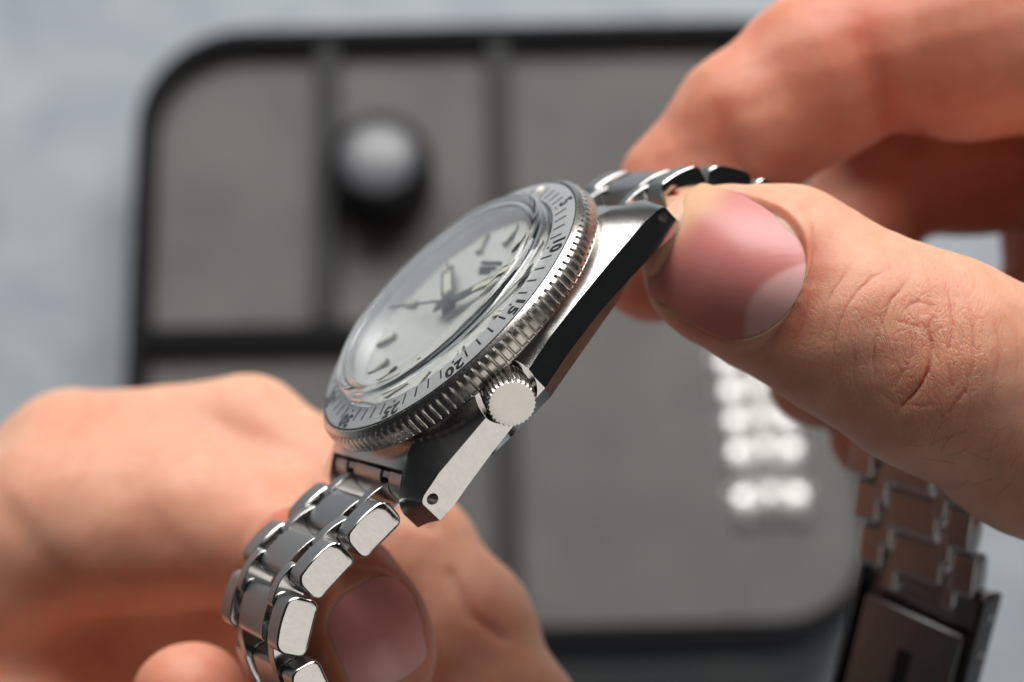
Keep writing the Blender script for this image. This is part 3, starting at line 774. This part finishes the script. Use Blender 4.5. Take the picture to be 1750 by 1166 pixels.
def build_hand(name, fld, ksm, h, nails, relief, tonefn, label, crop=None, refine=lambda V_, xy: np.zeros(len(V_), bool)):
    fn = lambda Pn: fld.ev(Pn, ksm)
    lo, hi = fld.bounds()
    if crop is not None: lo = np.maximum(lo, crop[0]); hi = np.minimum(hi, crop[1])
    Vv, Q = surface_nets(fn, lo, hi, h)
    xy_ = topx(Vv); sel = refine(Vv, xy_)
    if sel.any():
        me = bpy.data.meshes.new('t'); me.vertices.add(len(Vv)); me.vertices.foreach_set('co', Vv.astype(np.float32).ravel())
        me.loops.add(len(Q)*4); me.loops.foreach_set('vertex_index', Q.ravel().astype(np.int32))
        me.polygons.add(len(Q)); me.polygons.foreach_set('loop_start', np.arange(0, len(Q)*4, 4, dtype=np.int32)); me.update(calc_edges=True)
        bm = bmesh.new(); bm.from_mesh(me); bm.edges.ensure_lookup_table()
        ev = [e for e in bm.edges if sel[e.verts[0].index] and sel[e.verts[1].index]]
        bmesh.ops.subdivide_edges(bm, edges=ev, cuts=1, use_grid_fill=True); bmesh.ops.triangulate(bm, faces=[f for f in bm.faces if len(f.verts) > 4]); bm.to_mesh(me); bm.free()
        Vv = np.empty(len(me.vertices)*3); me.vertices.foreach_get('co', Vv); Vv = Vv.reshape(-1, 3)
        LI = np.empty(len(me.loops), np.int32); me.loops.foreach_get('vertex_index', LI)
        LS = np.empty(len(me.polygons), np.int32); me.polygons.foreach_get('loop_start', LS)
    else: LI = Q.ravel().astype(np.int32); LS = np.arange(0, len(Q)*4, 4, dtype=np.int32)
    for _ in range(2):
        g = grad(fn, Vv); Vv = Vv-g*np.clip(fn(Vv.astype(np.float32)), -0.3, 0.3)[:, None]*0.9
    g = grad(fn, Vv)
    objs = []
    disp = relief(Vv, g)
    for nl, tone, lift, curve in nails:
        objs.append(nl.build(fn, None, tone, 'nail', lift, curve))
        u, v, w_ = nl.uvw(Vv); s_ = nl.sd(u, v)
        facing = np.clip((g@nl.w)*2.0+0.4, 0, 1)*(np.abs(w_) < 9)
        wf = nl.coef[0]+nl.coef[1]*u+nl.coef[2]*u**2+nl.coef[3]*v**2+nl.coef[4]*v+lift-curve*(v/(nl.W/2))**2
        dist_edge = np.clip((nl.L/2-u)/1.5, 0, 1)
        rim = np.exp(-((s_-0.7)/0.8)**2)*0.17*dist_edge
        inside = -np.clip(-s_/0.5, 0, 1)*0.75
        disp = disp+(rim*(s_ > -0.4)+np.where(s_ < 0, inside, 0))*facing
    Vv = Vv+g*disp[:, None]
    me = bpy.data.meshes.new(name)
    me.from_pydata([], [], [])
    me.vertices.add(len(Vv)); me.vertices.foreach_set('co', (to_world(Vv*MM)).astype(np.float32).ravel())
    me.loops.add(len(LI)); me.loops.foreach_set('vertex_index', LI)
    me.polygons.add(len(LS)); me.polygons.foreach_set('loop_start', LS)
    me.update(calc_edges=True); me.validate()
    me.polygons.foreach_set('use_smooth', np.ones(len(me.polygons), bool))
    me.materials.append(SKIN)
    ca = me.color_attributes.new('tone', 'FLOAT_COLOR', 'POINT'); T = tonefn(Vv)
    ca.data.foreach_set('color', np.concatenate([T, np.ones((len(T), 1))], 1).astype(np.float32).ravel())
    o = link(bpy.data.objects.new(name, me)); tag(o, label, 'hand')
    for n_ in objs: n_.parent = o
    return o, fn

# ---- right hand of the picture: thumb on the near side of the bracelet, index finger behind it
rh = Field()
rh.group(3.0, [(1232, 453, 213.5, 9.0), (1330, 480, 212, 10.4), (1470, 560, 209, 10.5), (1600, 622, 208, 11.6), (1800, 716, 212, 13.4), (1990, 800, 222, 14.5)])     # thumb
rh.group(2.5, [(1118, 452, 243, 7.6), (1178, 330, 240, 8.6), (1280, 215, 238, 9.5), (1400, 130, 238, 10.4), (1480, 92, 238, 9.9), (1650, 70, 238, 12.0), (1900, 60, 240, 13)])        # index finger
rh.group(3.0, [(1402, 642, 258, 7.4), (1420, 560, 264, 8.0), (1450, 420, 274, 9), (1510, 300, 278, 9.5), (1650, 270, 278, 11), (1900, 240, 272, 13)])      # middle finger curled behind
rh.group(3.0, [(1505, 740, 258, 7.0), (1560, 650, 270, 7.0), (1700, 590, 282, 7.0), (1810, 520, 285, 8.5), (1840, 400, 285, 10.5), (1950, 380, 280, 12)])
rh.group(5.0, [(1480, -95, 262, 11), (1600, -120, 260, 15), (1780, -110, 262, 18), (1950, -60, 262, 19), (1990, 100, 262, 15)])  # hand mass above the frame, placed to shade the curled fingers
rh.group(4.0, [(1440, 55, 262, 8.5), (1560, 40, 263, 10), (1700, 40, 264, 11), (1900, 30, 264, 13)])  # unseen finger behind the index, added to keep light off the curled one
rh.group(6.0, [(1990, 800, 230, 17), (1980, 560, 250, 17), (1990, 300, 255, 16), (1960, 100, 250, 15)])      # palm, outside the frame
RC = [([(1612, 488), (1624, 525), (1627, 568), (1618, 612), (1624, 650)], 0.26, 0.30),
      ([(1588, 560), (1592, 593), (1583, 634), (1562, 671), (1534, 704)], 0.50, 0.34),
      ([(1552, 526), (1575, 518), (1602, 524)], 0.11, 0.24), ([(1530, 548), (1560, 558), (1586, 562)], 0.11, 0.24),
      ([(1551, 474), (1520, 525), (1500, 568), (1493, 602), (1497, 640)], 0.24, 0.26), ([(1518, 455), (1474, 490), (1443, 535), (1427, 580), (1420, 640)], 0.18, 0.28),
      ([(1456, 450), (1424, 500), (1404, 560), (1398, 620)], 0.12, 0.3), ([(1652, 520), (1664, 570), (1662, 620), (1646, 670), (1612, 714)], 0.24, 0.30),
      ([(1700, 548), (1708, 600), (1700, 650), (1682, 700)], 0.15, 0.3), ([(1560, 580), (1550, 620), (1530, 655)], 0.13, 0.24), ([(1462, 600), (1458, 640), (1470, 680)], 0.14, 0.3),
      ([(1640, 600), (1638, 640), (1620, 672)], 0.12, 0.24), ([(1500, 668), (1540, 692), (1600, 690)], 0.12, 0.25), ([(1580, 470), (1590, 500), (1588, 535)], 0.12, 0.25),
      ([(1390, 470), (1376, 520), (1366, 590)], 0.07, 0.3), ([(1735, 560), (1742, 620), (1730, 690)], 0.10, 0.3)]
def relief_r(Pn, g):
    xy = topx(Pn); d = np.zeros(len(Pn)); fr = (g[:, 2] > 0.1) & (Pn[:, 2] > -222)
    wx = xy+np.stack([wob(Pn, 1.3, 1), wob(Pn, 1.3, 2)], 1)*3.0
    sub = np.where(fr & (xy[:, 0] > 1330))[0]; d = d*1.0
    for pts, dep, wd in RC:
        q, tt = polydist_t(wx[sub], spline(pts)); q = q/15.5
        d[sub] -= dep*0.95*np.exp(-(q/(wd*0.60))**2)*(0.8+0.45*wob(Pn[sub], 0.8, 7))*np.clip(tt*6, 0, 1)*np.clip((1-tt)*6, 0, 1)
        d[sub] -= dep*0.22*np.exp(-(q/(wd*2.6))**2)
    # finger joint creases of the index finger
    fi = (Pn[:, 2] < -224)
    for pts, dep in (([(1222, 190), (1246, 245), (1275, 290), (1310, 325), (1350, 350)], 0.75), ([(1462, -20), (1478, 60), (1500, 140), (1530, 205), (1560, 240)], 0.8)):
        q, tt = polydist_t(xy, spline(pts, 4)); q = q/13.3; d = d-fi*dep*(0.25+0.9*tt)*np.exp(-(q/2.0)**2)*(g[:, 2] > -0.2)
    d += 0.16*wob(Pn, 0.25, 3)+0.05*wob(Pn, 0.9, 4)
    return d
def tone_r(Pn):
    xy = topx(Pn); T = np.zeros((len(Pn), 3))
    thumb = Pn[:, 2] > -222
    kn = np.exp(-(((xy[:, 0]-1600)/95)**2+((xy[:, 1]-600)/115)**2))
    T[:, 0] = 0.16+0.20*kn*thumb
    T[:, 0] += 0.55*np.exp(-(polydist(xy, [(1380, 420), (1400, 450), (1350, 560)])/30)**2)*thumb
    T[:, 0] += 0.35*np.exp(-(((xy[:, 0]-1180)/70)**2+((xy[:, 1]-600)/60)**2))
    T[:, 0] += np.where(Pn[:, 2] < -224, 0.42, 0)
    for pts in ([(1235, 215), (1260, 265), (1300, 315)], [(1475, 40), (1490, 100), (1520, 195)]):
        T[:, 0] += 0.3*np.exp(-(polydist(xy, pts)/34)**2)*(~thumb)
    for pts, dep, wd in RC: T[:, 0] += 0.7*dep*np.exp(-(polydist(xy+np.stack([wob(Pn, 1.3, 1), wob(Pn, 1.3, 2)], 1)*3.0, pts)/5)**2)*thumb  # crease lines reddened and darkened, their shade put into the colour
    T[:, 1] = np.clip(kn*1.15+0.45*np.exp(-(((xy[:, 0]-1450)/90)**2+((xy[:, 1]-560)/110)**2)), 0, 1)*thumb+0.12
    return np.clip(T, 0, 1)
nail_r = Nail((1251, 452, 204.5), (-0.90, 0.42, -0.10), (-0.02, -0.06, 1.0), 14.8, 15.9)
def tone_nr(t_, v):
    pink = np.array([0.62, 0.225, 0.20]); pale = np.array([0.80, 0.47, 0.44]); free = np.array([0.74, 0.45, 0.27])
    lun = 1/(1+np.exp(-(0.285-t_-0.42*(v-0.34)**2)/0.010)); fe = 1/(1+np.exp(-(t_-(0.82+0.20*np.clip(v+0.6, 0, 1)-0.12*np.clip(-v-.3, 0, 1)))/0.035))
    c = pink*(1-lun)[:, None]+pale*lun[:, None]; c = c*(1-fe)[:, None]+free*fe[:, None]
    return c*(1+0.0*v)[:, None]
RHc = (np.array([-1e3, -1e3, -1e3]), np.array([92.0, 52.0, 1e3]))
hand_r, fn_r = build_hand('hand', rh, 1.4, 0.36, [(nail_r, tone_nr, 0.06, 0.0)], relief_r, tone_r,
    'hand on the right of the picture pinching the bracelet between thumb and index finger', RHc,
    lambda V_, xy: (V_[:, 2] > -206) & (xy[:, 0] > 1080) & (xy[:, 0] < 1760))

# ---- left hand of the picture: fist from the back, thumb tip under the bracelet
lh = Field()
lh.group(4.0, [(-60, 1000, 268, 16), (128, 806, 264, 10.8), (240, 800, 262, 10.2), (330, 780, 260.5, 9.2), (425, 742, 259, 7.5), (520, 815, 256, 7.6), (700, 945, 250, 7.9), (800, 1065, 246, 7.6), (885, 1230, 242, 7.3), (900, 1330, 240, 7)])   # index finger
lh.group(4.0, [(-60, 1000, 260, 15), (110, 890, 256, 12), (210, 895, 253.5, 11.6), (320, 890, 251, 10.8), (430, 915, 246, 9), (500, 945, 240, 7.5)])   # middle finger in front
lh.group(4.0, [(-60, 1160, 262, 15), (60, 1128, 263, 11), (170, 1160, 266, 10), (300, 1200, 268, 9.5), (420, 1200, 266, 9)])
lh.group(4.0, [(-60, 1060, 272, 16), (120, 1010, 272, 14), (300, 1040, 270, 12), (480, 1060, 266, 12), (640, 1120, 262, 11)])
lh.group(3.0, [(490, 968, 232, 5.0), (525, 968, 223, 6.6), (575, 1020, 217.5, 7.2), (618, 1085, 216, 7.2), (640, 1122, 216, 7.0)])   # thumb
lh.group(2.5, [(325, 1196, 226, 7.0), (300, 1300, 232, 7.5), (200, 1420, 238, 8)])
lh.group(8.0, [(-120, 1000, 275, 16), (-90, 1300, 262, 18), (300, 1480, 250, 14), (600, 1450, 245, 11), (885, 1330, 242, 8)])
def relief_l(Pn, g):
    xy = topx(Pn); d = 0.25*wob(Pn, 0.18, 11)+0.05*wob(Pn, 0.9, 12)
    for pts, dep, wd in (([(10, 870), (70, 950), (145, 1020), (270, 1070)], 0.3, 2.0), ([(215, 835), (290, 930), (365, 1015)], 0.2, 2.6), ([(660, 860), (700, 885), (740, 900)], 0.5, 0.8), ([(770, 980), (800, 1050), (860, 1090)], 0.5, 0.9), ([(590, 950), (640, 960), (680, 985)], 0.35, 0.5), ([(585, 970), (640, 978), (690, 1010)], 0.25, 0.4)):
        q = polydist(xy, pts)/12.5; d -= dep*np.exp(-(q/wd)**2)*(g[:, 2] > 0)
    return d
def tone_l(Pn):
    xy = topx(Pn); T = np.zeros((len(Pn), 3)); near = np.clip((Pn[:, 2]+236)/14, 0, 1)
    T[:, 0] = 0.12+0.5*near+0.25*np.exp(-(((xy[:, 0]-420)/130)**2+((xy[:, 1]-900)/110)**2))  # near thumb flushed deeper, the bracelet's shadow on it put into the colour
    T[:, 0] += 0.15*np.exp(-(((xy[:, 0]-150)/90)**2+((xy[:, 1]-720)/70)**2))+0.3*np.exp(-(((xy[:, 0]-830)/40)**2+((xy[:, 1]-1060)/50)**2))
    T[:, 1] = 0.15
    return np.clip(T, 0, 1)
nail_l = Nail((654, 1086, 208.5), (0.38, -0.92, 0.0), (0.36, -0.10, 0.92), 11.2, 11.0)
def tone_nl(t_, v):
    pink = np.array([0.80, 0.33, 0.30]); pale = np.array([0.95, 0.66, 0.62])
    k_ = np.clip((t_-0.5)/0.5, 0, 1)[:, None]; return pink*(1-0.5*k_)+pale*0.5*k_  # paler towards the tip: a highlight put into the nail colour
hand_l, fn_l = build_hand('hand', lh, 3.2, 0.5, [(nail_l, tone_nl, 0.12, 0.12)], relief_l, tone_l,
    'hand at the lower left of the picture, curled into a fist behind the bracelet links', (np.array([-92.0, -75.0, -1e3]), np.array([1e3, 1e3, 1e3])))

# fine hairs on the thumb
def hairs(n, seed):
    r = np.random.default_rng(seed); V = []; F = []
    for i in range(n):
        x0, y0 = r.uniform(1560, 1750), r.uniform(640, 830)
        d = 200.0
        ang = r.uniform(-0.5, 0.9); L_ = r.uniform(35, 80); bend = r.uniform(-0.9, 0.9); path = []
        for k in range(7):
            t_ = k/6; px = x0-L_*math.cos(ang+bend*t_)*t_; py = y0+L_*math.sin(ang+bend*t_)*t_*0.8
            dd = 185.0
            for it in range(40):
                dd += float(np.clip(fn_r(atm(px, py, dd)[None].astype(np.float32))[0], -1, 3))*0.8
            if dd > 230: path = []; break
            path.append(atm(px, py, dd-0.02-0.35*math.sin(math.pi*min(1, t_*1.1))))
        if len(path) < 7: continue
        base = len(V)
        for k, p in enumerate(path):
            w_ = 0.022*(1-0.75*k/6); q = path[min(k+1, 6)]-path[max(k-1, 0)]; q = q/np.linalg.norm(q)
            s1 = np.cross(q, [0, 0, 1.0]); s1 /= np.linalg.norm(s1); s2 = np.cross(q, s1)
            for m in range(3): V.append(p+w_*(s1*math.cos(m*2.094)+s2*math.sin(m*2.094)))
        for k in range(6):
            for m in range(3): F.append((base+k*3+m, base+k*3+(m+1) % 3, base+k*3+3+(m+1) % 3, base+k*3+3+m))
    o = mesh_obj('hair', to_world(np.array(V)*MM), F, mat('hair_brown', (0.10, 0.05, 0.03), 0.5), hand_r, 0)
    o['kind'] = 'stuff'
hairs(34, 4)
